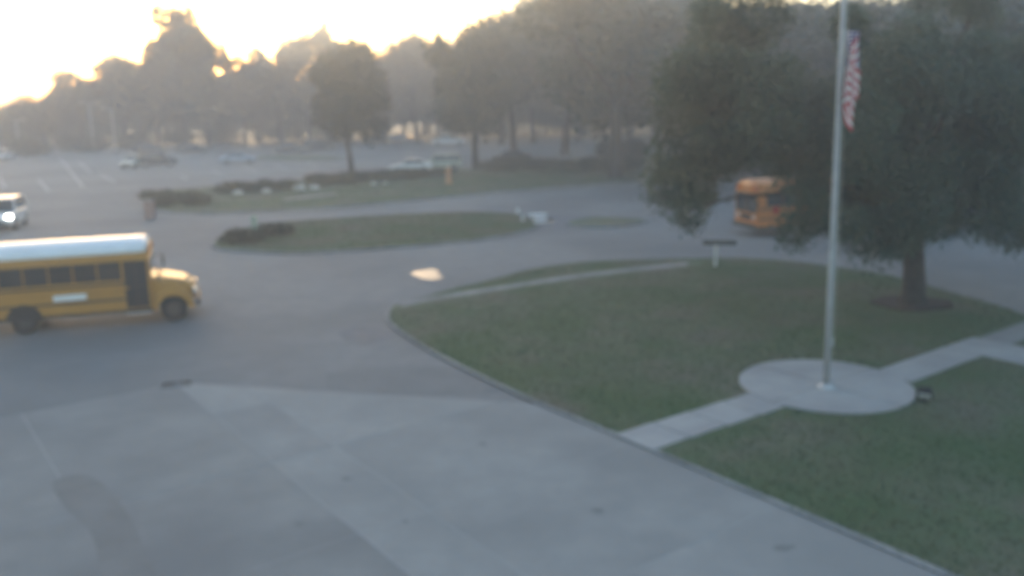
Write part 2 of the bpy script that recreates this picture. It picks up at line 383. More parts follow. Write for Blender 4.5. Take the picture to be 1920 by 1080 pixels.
mark = material('tyre_mark', (.150, .151, .153), (.175, .176, .178), 2.5, .85)
wear = [([(420, 640), (560, 622), (700, 590)], 'faint tyre mark curving off the bus lane towards the lawn corner'), ([(380, 665), (560, 650), (690, 640)], 'faint tyre mark below the curving one'), ([(520, 500), (760, 492), (1040, 470), (1240, 458)], 'long tyre mark along the near carriageway'),
        ([(620, 540), (800, 532), (900, 515)], 'short tyre mark just below the pale puddle'), ([(60, 690), (200, 668), (360, 652)], 'tyre mark on the asphalt below the near school bus')]
for pts, lab in wear:
    c = smooth_line([P(*q) for q in pts], 6); w_ = .11; q = []
    for sgn in (1, -1):
        for i, p_ in (enumerate(c) if sgn > 0 else reversed(list(enumerate(c)))):
            d_ = (c[min(i + 1, len(c) - 1)] - c[max(i - 1, 0)]).normalized(); q.append(p_ + Vector((-d_.y, d_.x, 0)) * sgn * w_ * (1 + .3 * math.sin(i * 2.1)))
    tag(sheet('tyre_mark', q, .0052, mark, kind='stuff'), lab, 'tyre mark')
for k, (px, py, rx, ry) in enumerate([(650, 900, 9, 4), (1120, 960, 12, 5), (1470, 1030, 22, 6), (560, 985, 10, 4), (905, 835, 8, 3), (760, 980, 6, 3)]):
    tag(sheet('stain', blob(px, py, rx, ry, 60 + k, amp=.2), .0345, mark, kind='stuff'), ['small round oil spot on the concrete', 'oil spot near the bottom centre of the concrete', 'wide oily stain by the lower lawn edge', 'oil spot beside the dark slabs', 'tiny oil spot in the middle of the apron', 'tiny oil spot by the long joint'][k], 'stain')
# storm drain
dr = empty('storm_drain', P(331, 722), math.radians(14)); dr.scale = (.55, .7, 1); tag(dr, 'rectangular storm drain inlet at the corner of the concrete apron', 'storm drain')
f = MB(); f.box(-.8, .8, -.42, -.34, .0, .045).box(-.8, .8, .34, .42, .0, .045).box(-.8, -.72, -.34, .34, .0, .045).box(.72, .8, -.34, .34, .0, .045).box(-.03, .03, -.34, .34, .0, .045)
f.build('frame', M['kerb'], dr, bevel=.006)
for k in range(16):
    x = -.68 + k * .0885
    if abs(x) > .04: MB().box(x - .016, x + .016, -.34, .34, .005, .038).build('bar', M['iron'], dr)
MB().box(-.72, .72, -.34, .34, .0055, .0075).build('pit', M['black'], dr)

# ------------------------------------------------------------------ trees
def leaves(rg, blobs, n, size, flat=.5):
    """n leaf rhombs spread through clumps; blobs = (x,y,z,rx,ry,rz)"""
    b = np.array(blobs, float); w = (b[:, 3] * b[:, 4] * b[:, 5]) ** (2 / 3); k = rg.choice(len(b), n, p=w / w.sum())
    d = rg.normal(size=(n, 3)); d /= np.linalg.norm(d, axis=1)[:, None]
    r = rg.uniform(.25, 1, n) ** .55 * (1 + .16 * rg.normal(size=n)); c = b[k, :3] + d * b[k, 3:] * r[:, None]
    nm = rg.normal(size=(n, 3)); nm[:, 2] = np.abs(nm[:, 2]) + flat; nm /= np.linalg.norm(nm, axis=1)[:, None]
    a = np.cross(nm, rg.normal(size=(n, 3))); a /= np.linalg.norm(a, axis=1)[:, None]; bb = np.cross(nm, a)
    s = size * rg.uniform(.6, 1.4, n)[:, None]
    V = np.stack([c + a * s, c + bb * s * .5, c - a * s, c - bb * s * .5], 1); return V
def limb(mb, a, b, r0, r1, rg, seg=6, wob=.08):
    a, b = Vector(a), Vector(b); L = (b - a).length
    pts = [a.lerp(b, t / seg) + Vector(rg.normal(0, wob * L * .35, 3)) * (0 if t in (0, seg) else 1) + Vector((0, 0, math.sin(math.pi * t / seg) * L * .06)) for t in range(seg + 1)]
    mb.tube(pts, [r0 + (r1 - r0) * (t / seg) ** .8 for t in range(seg + 1)], 7)
def trunk_mesh(rg, h, r, blobs, fork=.45, nl=9):
    mb = MB(); top = Vector((rg.normal(0, .03 * h), rg.normal(0, .03 * h), h * fork))
    pts = [Vector((0, 0, -.15)), Vector((0, 0, .25)), Vector((top.x * .3, top.y * .3, h * fork * .45)), top]
    mb.tube(pts, [r * 1.5, r * 1.1, r * .9, r * .8], 10)
    idx = rg.choice(len(blobs), min(nl, len(blobs)), replace=False)
    for i in idx: limb(mb, top, blobs[i][:3], r * .5, r * .1, rg)
    return mb.mesh('trunk')
def crown_blobs(rg, cx, cy, cz, rx, ry, rz, n, s0, s1):
    out = []
    for _ in range(n):
        d = rg.normal(size=3); d /= np.linalg.norm(d); q = rg.uniform(.35, .85) ; s = rg.uniform(s0, s1)
        out.append((cx + d[0] * rx * q, cy + d[1] * ry * q, cz + d[2] * rz * q, s * rx * 1.0, s * ry * 1.0, s * rz * .8))
    return out
def variant(seed, kind, m):
    """unit tree 10 m tall: meshes (crown, trunk)"""
    rg = np.random.default_rng(seed)
    if kind == 'pine':
        bl = [(rg.normal(0, .35), rg.normal(0, .35), 3.6 + 6.1 * t, 2.3 * (1.05 - t) + .3, 2.3 * (1.05 - t) + .3, .62) for t in np.linspace(0, 1, 15)]
        cr = leaves(rg, bl, 9000, .21)
    elif kind == 'thin':
        bl = crown_blobs(rg, 0, 0, 7.4, 2.4, 2.4, 2.4, 11, .16, .30); cr = leaves(rg, bl, 2200, .20)
    else:
        bl = crown_blobs(rg, 0, 0, 6.0, 4.2, 4.2, 3.9, 26, .26, .46); cr = leaves(rg, bl, 13000, .21)
    cm = tri_mesh('crown', cr); cm.materials.append(m); tm = trunk_mesh(rg, 10, .28, bl, .35 if kind == 'broad' else .6); tm.materials.append(M['bark'])
    return cm, tm
VAR = {'a': variant(11, 'broad', M['far']), 'b': variant(12, 'broad', M['far']), 'c': variant(13, 'broad', M['far']), 'd': variant(14, 'broad', M['oak2']), 'e': variant(15, 'broad', M['oak2']),
       'p': variant(21, 'pine', M['pine']), 't': variant(31, 'thin', M['far'])}
def tree(name, loc, h, w, var, label, group=None, rz=None):
    e = empty(name, loc, rnd.uniform(0, 6.28) if rz is None else rz)
    cm, tm = VAR[var]; s = h / 10
    for nm, me in (('crown', cm), ('trunk', tm)):
        o = bpy.data.objects.new(nm, me); COL.objects.link(o); o.parent = e
    e.scale = (w / 9.0, w / 9.0, s)
    return tag(e, label, 'tree', group)
def ztop(px, py, Y): return A(px, py, Y).z
# treeline beyond the lot: (px, top pixel, Y, width m, variant, name, label)
TL = [
    (-70, 226, 165, 15, 'a', 'tree', 'low round tree at the left end of the far treeline'),
    (15, 208, 160, 13, 'b', 'tree', 'low spreading tree behind the left light pole'),
    (90, 168, 158, 13, 'c', 'tree', 'low tree between the two left light poles in the far treeline'),
    (160, 124, 162, 14, 'a', 'tree', 'wide tree behind the taller light pole, first rise of the treeline'),
    (235, 104, 160, 13, 'b', 'tree', 'round tree left of the tall tree against the sunset'),
    (352, -4, 168, 12.5, 'e', 'tree', 'tall dark tree standing out against the setting sun'),
    (408, 48, 172, 8, 't', 'thin_tree', 'thin lacy tree at the right shoulder of the tallest tree'),
    (300, 88, 155, 12, 'c', 'tree', 'dark tree at the left foot of the tallest tree'),
    (395, 66, 150, 11, 'b', 'tree', 'tree at the right foot of the tallest tree'),
    (462, 92, 158, 13, 'a', 'tree', 'lowest tree in the dip right of the tallest tree'),
    (530, 74, 160, 14, 'c', 'tree', 'round tree rising to the right of the dip in the treeline'),
    (585, 62, 158, 14, 'b', 'tree', 'broad tree under the thin lacy tree'),
    (630, 12, 170, 10, 't', 'thin_tree', 'thin lacy tree poking above the middle of the treeline'),
    (660, 62, 160, 14, 'a', 'tree', 'broad tree right of the thin lacy tree'),
    (725, 62, 156, 14, 'c', 'tree', 'flat topped tree in the middle of the far treeline'),
    (785, 66, 160, 13, 'b', 'tree', 'flat topped tree left of the small ragged tree'),
    (822, 40, 158, 10, 't', 'thin_tree', 'small ragged tree left of the bright notch'),
    (855, 66, 165, 11, 'a', 'tree', 'low tree closing the bright notch in the treeline'),
    (897, 36, 152, 9, 't', 'thin_tree', 'small ragged tree right of the bright notch'),
    (940, 30, 148, 15, 'd', 'tree', 'dark tree where the treeline starts to climb'),
    (1000, -10, 150, 16, 'c', 'tree', 'high tree at the back right of centre, towards the big dark trees'),
    (1085, -40, 155, 17, 'b', 'tree', 'high back row tree above the white edged road bend'),
    (1180, -60, 155, 17, 'a', 'tree', 'high back row tree left of the great oak'),
]
for (px, py, Y, w, var, nm, lab) in TL:
    b = A(px, 300, Y); tree(nm, (b.x, Y, -.06), ztop(px, py, Y), w, var, lab, 'trees beyond the parking lot')
# darker lower row in front of it, under the crowns
for i, px in enumerate([-30, 60, 130, 205, 275, 345, 415, 485, 560, 620, 690, 760, 830, 890, 950, 1010, 1080, 1160]):
    Y = 164 + (i * 37) % 9; py = [236, 230, 208, 180, 160, 150, 140, 150, 130, 140, 125, 130, 120, 120, 110, 110, 100, 90][i]; b = A(px, 300, Y)
    tree('understorey_tree', (b.x, Y, -.06), ztop(px, py, Y), 11, 'abcde'[i % 5], 'low bushy tree in the shaded front row of the far treeline', 'understorey trees along the far edge of the lot')
for i in range(17):
    px = -40 + i * 76; Y = 174 + (i * 5) % 7; b = A(px, 300, Y)
    tree('understorey_tree', (b.x, Y, -.06), min(12.5, ztop(px, [238, 222, 190, 150][i] if i < 4 else 130, Y)), 14, 'bdace'[i % 5], 'low bushy tree in the shaded front row of the far treeline', 'understorey trees along the far edge of the lot')
for i in range(15):
    px = -60 + i * 96; Y = 186 + (i * 7) % 9; b = A(px, 300, Y)
    tree('understorey_tree', (b.x, Y, -2.2), min(13.0, ztop(px, [232, 215, 175][i] if i < 3 else 110, Y) + 2.2), 20, 'cadbe'[i % 5], 'low bushy tree in the shaded front row of the far treeline', 'understorey trees along the far edge of the lot')
# mid-distance trees
MT = [
    (660, 328, 13.5, 10, 'b', 'slender tree with a bare grey trunk in the middle of the lot'),
    (892, 318, 16.5, 12, 'd', 'dark tree standing right of the pale parked pair'),
    (965, 303, 18.5, 14, 'e', 'dark tree with straight trunk behind the black car'),
    (1155, 336, 19.5, 20, 'd', 'big dark tree left of the great oak, beside the far road'),
    (1060, 290, 22, 19, 'e', 'tall dark tree on the far side of the lot right of centre'),
    (1300, 318, 17, 22, 'e', 'tall dark tree behind the left half of the great oak'),
    (1440, 335, 16.5, 20, 'd', 'tall dark tree behind the front of the far school bus'),
    (1590, 340, 16, 20, 'e', 'tall dark tree behind the middle of the far school bus'),
    (1730, 350, 16.5, 20, 'd', 'tall dark tree behind the tail of the far school bus'),
    (1880, 365, 15, 20, 'e', 'tall dark tree at the right edge behind the parked vehicles'),
    (2040, 400, 14, 20, 'd', 'dark tree just past the right edge'),
    (1520, 285, 20, 26, 'a', 'pale far tree showing above the school bus between crowns'),
    (1800, 290, 20, 26, 'b', 'pale far tree showing at the upper right between crowns'),
    (1230, 270, 25, 26, 'c', 'pale far tree showing left of the great oak'),
]
for (px, py, h, w, var, lab) in MT:
    p = P(px, py); tree('tree', (p.x, p.y, -.02), h, w, var, lab, 'trees in and around the lot')

# the great oak right of the flagpole
def great_oak():
    rg = np.random.default_rng(5); e = empty('oak_tree', OB); tag(e, 'great spreading oak with low drooping branches right of the flagpole', 'tree')
    bl = []
    def B(px, py, dY, rx, rz, ry=None):
        c = A(px, py, OB.y + dY) - OB; bl.append((c.x, c.y, c.z, rx, ry or rx, rz))
    # low skirt and drooping tips
    for q in [(1292, 395, -1, .75, .9), (1300, 330, 0, 1.2, 1.3), (1262, 290, 1, 1.0, 1.2), (1275, 200, 1, 1.2, 1.4), (1345, 290, 2, 1.3, 1.0), (1325, 370, 3, .5, .6),
              (1500, 325, -2, 1.1, .8), (1490, 432, -3, .7, .8), (1520, 385, -3, .9, .9), (1545, 400, -3, .7, .8), (1560, 350, -1, 1.2, 1.0), (1440, 270, -2, 1.4, 1.0), (1640, 385, 2, 1.2, .9),
              (1700, 350, -3, 1.5, 1.1), (1760, 420, 3, 1.0, .7), (1840, 390, -2, 1.4, 1.2), (1890, 430, 0, 1.0, .9), (1930, 380, 2, 1.4, 1.3), (1960, 440, -1, 1.1, 1.0), (1600, 290, -3, 1.7, 1.2), (1510, 290, 3, 1.6, .9)]:
        B(*q)
    for i in range(58):
        px = rg.uniform(1300, 2080); t = (px - 1700) / 460; top = -110 + 130 * t * t; py = rg.uniform(top, 300)
        B(px, py, rg.uniform(-5, 6), (rg.uniform(1.0, 1.8) if py > 90 else rg.uniform(.6, 1.15)), (rg.uniform(.8, 1.3) if py > 90 else rg.uniform(.5, .85)))
    for px, py in [(1330, 130), (1290, 150), (1380, 80), (1420, 30), (1400, 200), (1430, 150), (1345, 215), (1265, 350), (1530, 200), (1650, 230), (1790, 270), (1880, 300), (1690, 430), (1640, 440), (1740, 300), (1830, 330)]: B(px, py, rg.uniform(-3, 1), 1.35, 1.1)
    for px, py in [(1690, 405), (1735, 400), (1700, 330), (1590, 420), (1650, 320)]: B(px, py, -4, .85, .7)
    V = leaves(rg, bl, 155000, .085, .4); link('crown', tri_mesh('crown', V), M['oak'], e)
    mb = MB(); top = Vector((-.25, .3, 3.4))
    mb.tube([(0, 0, -.05), (0, 0, .3), (-.05, .05, 1.4), (-.15, .2, 2.5), top], [.62, .46, .38, .37, .42], 12)
    for i in list(range(0, 21, 2)) + list(range(21, 60, 3)):
        mid = Vector(bl[i][:3]) * .55 + top * .45 + Vector((0, 0, .8)); limb(mb, top, mid, .17, .10, rg, 4, .05); limb(mb, mid, bl[i][:3], .10, .02, rg, 4, .1)
    mb.build('trunk', M['bark'], e, smooth=True)
great_oak()

# shrubs and hedges
def shrub(name, loc, rx, ry, rz, n, label, cat='shrub', group=None, m='hedge', size=.07, seed=0, extra=0):
    rg = np.random.default_rng(seed); e = empty(name, loc); tag(e, label, cat, group)
    bl = [(rg.uniform(-.6, .6) * rx, rg.uniform(-.6, .6) * ry, rz * rg.uniform(.35, .7), rx * .5, ry * .5, rz * .42) for _ in range(7 + extra)]
    link('foliage', tri_mesh('foliage', leaves(rg, bl, n, size)), M[m], e)
    mb = MB()
    for b in bl[:5]: limb(mb, (b[0] * .2, b[1] * .2, -.02), b[:3], .035, .012, rg, 4)
    mb.build('stem', M['bark'], e); return e
for i, (px, py, rx, rz, lab) in enumerate([
        (300, 386, 1.6, 1.5, 'brownish bush at the left tip of the verge above the near school bus'), (352, 384, 1.5, 1.3, 'second brownish bush on the left end of the verge'),
        (435, 362, 1.3, 1.2, 'dark rounded shrub at the left of the shrub row'), (472, 360, 1.1, 1.0, 'dark shrub between the two left white stones'), (520, 357, 1.2, 1.2, 'dark shrub right of the second white stone'),
        (590, 348, 1.4, 1.3, 'dark shrub behind the pair of white stones'), (630, 344, 1.5, 1.3, 'dark shrub in the middle of the shrub row'), (675, 340, 1.5, 1.2, 'dark shrub in front of the bare grey trunk'),
        (720, 337, 1.5, 1.2, 'dark shrub left of the white sedan nose'), (765, 334, 1.5, 1.2, 'dark shrub just below the white sedan'), (808, 331, 1.4, 1.1, 'dark shrub beside the orange marker post'),
        (930, 322, 2.2, 1.6, 'wide dark shrub below the black car'), (1010, 318, 2.4, 1.7, 'wide dark shrub right of the black car'), (1090, 322, 2.4, 1.8, 'wide dark shrub below the big dark tree'), (1165, 325, 2.3, 1.9, 'wide dark shrub at the right end of the verge'),
        (455, 455, 1.1, .9, 'small dark bush on the left tip of the median'), (510, 440, 1.3, .8, 'low dark bush beside the pale green marker')]):
    shrub('shrub', P(px, py, .12), rx * (1.65 if 400 < px < 830 and py < 400 else 1.1), rx * .8, rz * (.8 if py < 400 else .9), 3200, lab, group='shrubs on the verge and median', seed=40 + i, size=.10)
for i, (px, py) in enumerate([(-40, 290), (60, 292), (150, 285), (250, 278), (330, 272), (420, 268), (520, 263), (1180, 300), (1350, 330), (1500, 352), (1850, 400), (1960, 430)] + [(x, 262 - x * .008) for x in range(-60, 1260, 85)]):
    shrub('shrub', P(px, py) if i < 12 else Vector((A(px, py, 169).x, 169 + i % 3, -.04)), 4.2 if i < 12 else 5.5, 2.0, 2.6 if i < 12 else 7.5 + (i * 7 % 5) * .7, 4200, 'wide dark undergrowth shrub at the foot of the background trees', group='undergrowth shrubs at the edge of the lot', seed=80 + i, size=.2)

# ------------------------------------------------------------------ vehicles
def ring(x, hw, z0, z1, r=.12, n=3):
    """rounded-rectangle section across the vehicle at station x"""
    out = []; r = min(r, hw * .9, (z1 - z0) / 2 * .95)
    for cx, cz, a0 in ((hw - r, z1 - r, 0), (-hw + r, z1 - r, 90), (-hw + r, z0 + r, 180), (hw - r, z0 + r, 270)):
        for k in range(n + 1):
            a = math.radians(a0 + 90 * k / n); out.append((x, cx + r * math.cos(a), cz + r * math.sin(a)))
    return out
def wheel(parent, x, y, r, w, hub, dual=False):
    wo_ = empty('wheel', (x, y, r)); wo_.parent = parent; s = 1 if y > 0 else -1
    mb = MB(); mb.loft([[(rr * math.cos(t), yy, rr * math.sin(t)) for t in [2 * math.pi * k / 20 for k in range(20)]] for rr, yy in ((r * .62, -w / 2), (r * .93, -w / 2), (r, -w * .3), (r, w * .3), (r * .93, w / 2), (r * .62, w / 2))])
    mb.build('tyre', M['rubber'], wo_)
    mb = MB(); mb.loft([[(rr * math.cos(t), s * yy, rr * math.sin(t)) for t in [2 * math.pi * k / 16 for k in range(16)]] for rr, yy in ((r * .5, w * .5 + .002), (r * .5, w * .5 + .012), (r * .42, w * .36), (r * .16, w * .5 + .01), (r * .05, w * .5 + .01))])
    mb.build('rim', hub, wo_)
KINDS = {  # stations of the lower body: (x, half width, bottom, top); cabin: base x0,x1 / roof x0,x1 / roof z
    'sedan': dict(L=4.7, st=[(-2.35, .72, .42, .78), (-2.28, .82, .30, .93), (-1.6, .90, .24, .99), (-.5, .91, .22, .97), (.8, .91, .22, .95), (1.5, .90, .24, .88), (2.1, .84, .28, .76), (2.33, .70, .34, .62)], cab=(-1.75, 1.15, -1.05, .35), rz=1.45, wb=(1.42, -1.38), wr=.33),
    'hatch': dict(L=4.1, st=[(-2.05, .74, .42, .90), (-1.98, .84, .30, 1.0), (-1.2, .88, .24, 1.0), (.6, .88, .22, .98), (1.3, .87, .24, .92), (1.85, .80, .28, .78), (2.03, .66, .34, .64)], cab=(-1.95, 1.1, -1.6, .3), rz=1.5, wb=(1.28, -1.28), wr=.32),
    'suv': dict(L=4.8, st=[(-2.4, .80, .48, 1.05), (-2.33, .90, .36, 1.12), (-1.4, .94, .30, 1.12), (.8, .94, .30, 1.10), (1.55, .93, .32, 1.05), (2.2, .88, .36, .95), (2.4, .76, .42, .78)], cab=(-2.3, 1.15, -2.05, .45), rz=1.78, wb=(1.42, -1.42), wr=.38),
    'pickup': dict(L=5.6, st=[(-2.8, .90, .52, 1.08), (-2.74, .95, .45, 1.10), (-.6, .95, .38, 1.10), (.6, .95, .36, 1.10), (1.7, .94, .38, 1.08), (2.6, .90, .42, 1.0), (2.8, .80, .5, .85)], cab=(-.75, 1.55, -.55, .85), rz=1.85, wb=(1.85, -1.75), wr=.40),
}
def car(kind, px, py, heading, paint, label, name='parked_car', cat='car', lit=False, group='cars in the parking lot'):
    K = KINDS[kind]; e = empty(name, P(px, py), math.radians(heading)); tag(e, label, cat, group)
    hub = M['galv']; st = K['st']
    mb = MB(); mb.loft([ring(x, hw, z0, z1, .14) for x, hw, z0, z1 in st]); body = mb.build('body', paint, e, smooth=False)
    b0, b1, r0, r1 = K['cab']; zb = st[3][3] - .04; rz = K['rz']; hb, hr = .84, .66
    if kind in ('suv', 'pickup'): hb, hr = .88, .74
    def top(x, y, t): return (x, y, t)
    # glazing: windscreen, rear window and two windows a side, each a thin solid between belt and roof
    def pane(name, q, off, m=M['glass']):
        q = [Vector(p) for p in q]; nn = (q[1] - q[0]).cross(q[2] - q[0]).normalized() * off
        mb = MB(); mb.add([p for p in q] + [p + nn for p in q], [(0, 1, 2, 3), (7, 6, 5, 4), (0, 4, 5, 1), (1, 5, 6, 2), (2, 6, 7, 3), (3, 7, 4, 0)]); return mb.build(name, m, e)
    cabm = MB(); cabm.loft([[(b0 + .06, -hb + .03, zb), (b1 - .06, -hb + .03, zb), (b1 - .06, hb - .03, zb), (b0 + .06, hb - .03, zb)], [(r0 + .02, -hr + .02, rz - .05), (r1 - .02, -hr + .02, rz - .05), (r1 - .02, hr - .02, rz - .05), (r0 + .02, hr - .02, rz - .05)]])
    cabm.build('cabin', M['black'], e)
    def lerp(a, b, t): return [a[i] + (b[i] - a[i]) * t for i in range(3)]
    def quad(A0, A1, B0, B1, s0, s1, t0, t1): # A base corners, B top corners
        f_ = lambda s, t: lerp(lerp(A0, A1, s), lerp(B0, B1, s), t); return [f_(s0, t0), f_(s1, t0), f_(s1, t1), f_(s0, t1)]
    FR, FL, RR, RL = (b1, -hb, zb), (b1, hb, zb), (b0, -hb, zb), (b0, hb, zb)
    tFR, tFL, tRR, tRL = (r1, -hr, rz - .03), (r1, hr, rz - .03), (r0, -hr, rz - .03), (r0, hr, rz - .03)
    pane('windscreen', quad(FR, FL, tFR, tFL, .06, .94, .06, .95), .012)
    pane('rear_window', quad(RL, RR, tRL, tRR, .08, .92, .12, .92), .012)
    for a, b, c, d in ((RR, FR, tRR, tFR), (FL, RL, tFL, tRL)):
        pane('side_window', quad(a, b, c, d, .07, .47, .08, .92), .012); pane('side_window', quad(a, b, c, d, .51, .93, .08, .92), .012)
    # pillars and roof in body colour
    for a, b in ((FR, tFR), (FL, tFL), (RR, tRR), (RL, tRL)): MB().tube([a, b], [.05, .045], 6).build('pillar', paint, e)
    for s_ in (-1, 1):
        a = lerp((b0, s_ * hb, zb), (b1, s_ * hb, zb), .49); b = lerp((r0, s_ * hr, rz - .03), (r1, s_ * hr, rz - .03), .49); MB().tube([a, b], [.035, .035], 6).build('pillar', paint, e)
    rm = MB(); rm.loft([ring(r0 - .06, hr * .92, rz - .07, rz - .02, .03), ring(r0 + .15, hr + .02, rz - .08, rz + .015, .04), ring((r0 + r1) / 2, hr + .03, rz - .08, rz + .04, .05), ring(r1 - .15, hr + .02, rz - .08, rz + .01, .04), ring(r1 + .06, hr * .92, rz - .07, rz - .02, .03)])
    rm.build('roof', paint, e, smooth=True)
    if kind == 'pickup': MB().box(-2.68, -.85, -.80, .80, 1.085, 1.112).build('bed_liner', M['black'], e)
    hwf = st[-1][1]; xf = K['L'] / 2
    for s_ in (-1, 1):
        MB().box(xf - .20, xf + .005, s_ * (hwf + .02) - .17, s_ * (hwf + .02) + .09 * 0 + .17, .62 if kind in ('sedan', 'hatch') else .80, .75 if kind in ('sedan', 'hatch') else .97).build('headlight', M['lit'] if lit else M['lamp'], e, bevel=.02)
        MB().box(-xf - .008, -xf + .10, s_ * .66 - .14, s_ * .66 + .14, .78, .95).build('taillight', M['red'], e, bevel=.015)
        MB().box(b1 - .42, b1 - .22, s_ * (hb + .10) - .08, s_ * (hb + .10) + .08, zb + .04, zb + .18).build('mirror', paint, e, bevel=.02)
    MB().box(xf - .10, xf + .03, -.74, .74, .36, .50).build('bumper', M['black'], e, bevel=.02); MB().box(-xf - .03, -xf + .10, -.78, .78, .36, .52).build('bumper', M['black'], e, bevel=.02)
    MB().box(xf - .06, xf + .012, -.42, .42, .55, .68).build('grille', M['black'], e)
    for x in K['wb']:
        for s_ in (-1, 1): wheel(e, x, s_ * (st[3][1] - .10), K['wr'], .22, hub)
    return e
W = car_paint('white_car_paint', (.62, .64, .65)); S = car_paint('silver_car_paint', (.32, .34, .36), .35, .5); K_ = car_paint('black_car_paint', (.03, .032, .036)); Bl = car_paint('blue_car_paint', (.06, .09, .16)); Dg = car_paint('dark_grey_car_paint', (.085, .09, .10), .35, .4); LB = car_paint('pale_blue_car_paint', (.28, .35, .44), .35, .3); Gn = car_paint('pale_green_car_paint', (.40, .45, .40), .35, .3)
mv = car('suv', 12, 427, -74, W, 'white sport utility vehicle with lit headlights driving in at the left edge', name='moving_car', lit=True, group=None)
mv.scale = (1, 1.04, 1.12)
car('hatch', 252, 314, -95, Gn, 'pale hatchback facing the camera beside a dark car in the left lot')
car('suv', 296, 312, 20, K_, 'black sport utility vehicle right of the pale hatchback')
car('sedan', 282, 286, 8, Dg, 'dark grey sedan behind the pale hatchback')
car('sedan', 362, 286, 12, Dg, 'dark sedan with a glinting windscreen left of the blue sedan')
car('sedan', 448, 306, 8, LB, 'pale blue sedan parked alone left of the lot island')
car('sedan', 545, 287, 10, Dg, 'dark grey sedan behind the lot island')
car('suv', 598, 283, 10, K_, 'black sport utility vehicle right of the dark grey sedan behind the lot island')
car('hatch', 588, 252, -85, W, 'small white hatchback at the far back of the lot')
car('hatch', 612, 252, -85, S, 'small silver hatchback beside the far white hatchback')
car('sedan', 700, 268, 5, Dg, 'dark grey sedan at the left of the back pair')
car('sedan', 752, 265, 5, LB, 'pale blue sedan at the right of the back pair')
car('pickup', 842, 273, 183, W, 'white pickup truck parked side on at the back of the lot', name='pickup_truck', cat='pickup truck')
car('sedan', 770, 323, 188, W, 'white sedan parked behind the shrub row', group='cars in the parking lot')
car('suv', 826, 319, 188, Gn, 'pale sport utility vehicle parked next to the white sedan')
car('sedan', 958, 304, 186, K_, 'black sedan under the dark trees right of the orange marker post')
car('hatch', 6, 301, -80, W, 'white hatchback cut by the left edge of the lot')
car('suv', 1655, 440, 175, K_, 'black sport utility vehicle under the oak behind the far school bus', group='cars under the oak')
car('suv', 1775, 412, 178, car_paint('lilac_grey_car_paint', (.25, .24, .30), .35, .3), 'lilac grey sport utility vehicle seen through the oak right of the far school bus', group='cars under the oak')

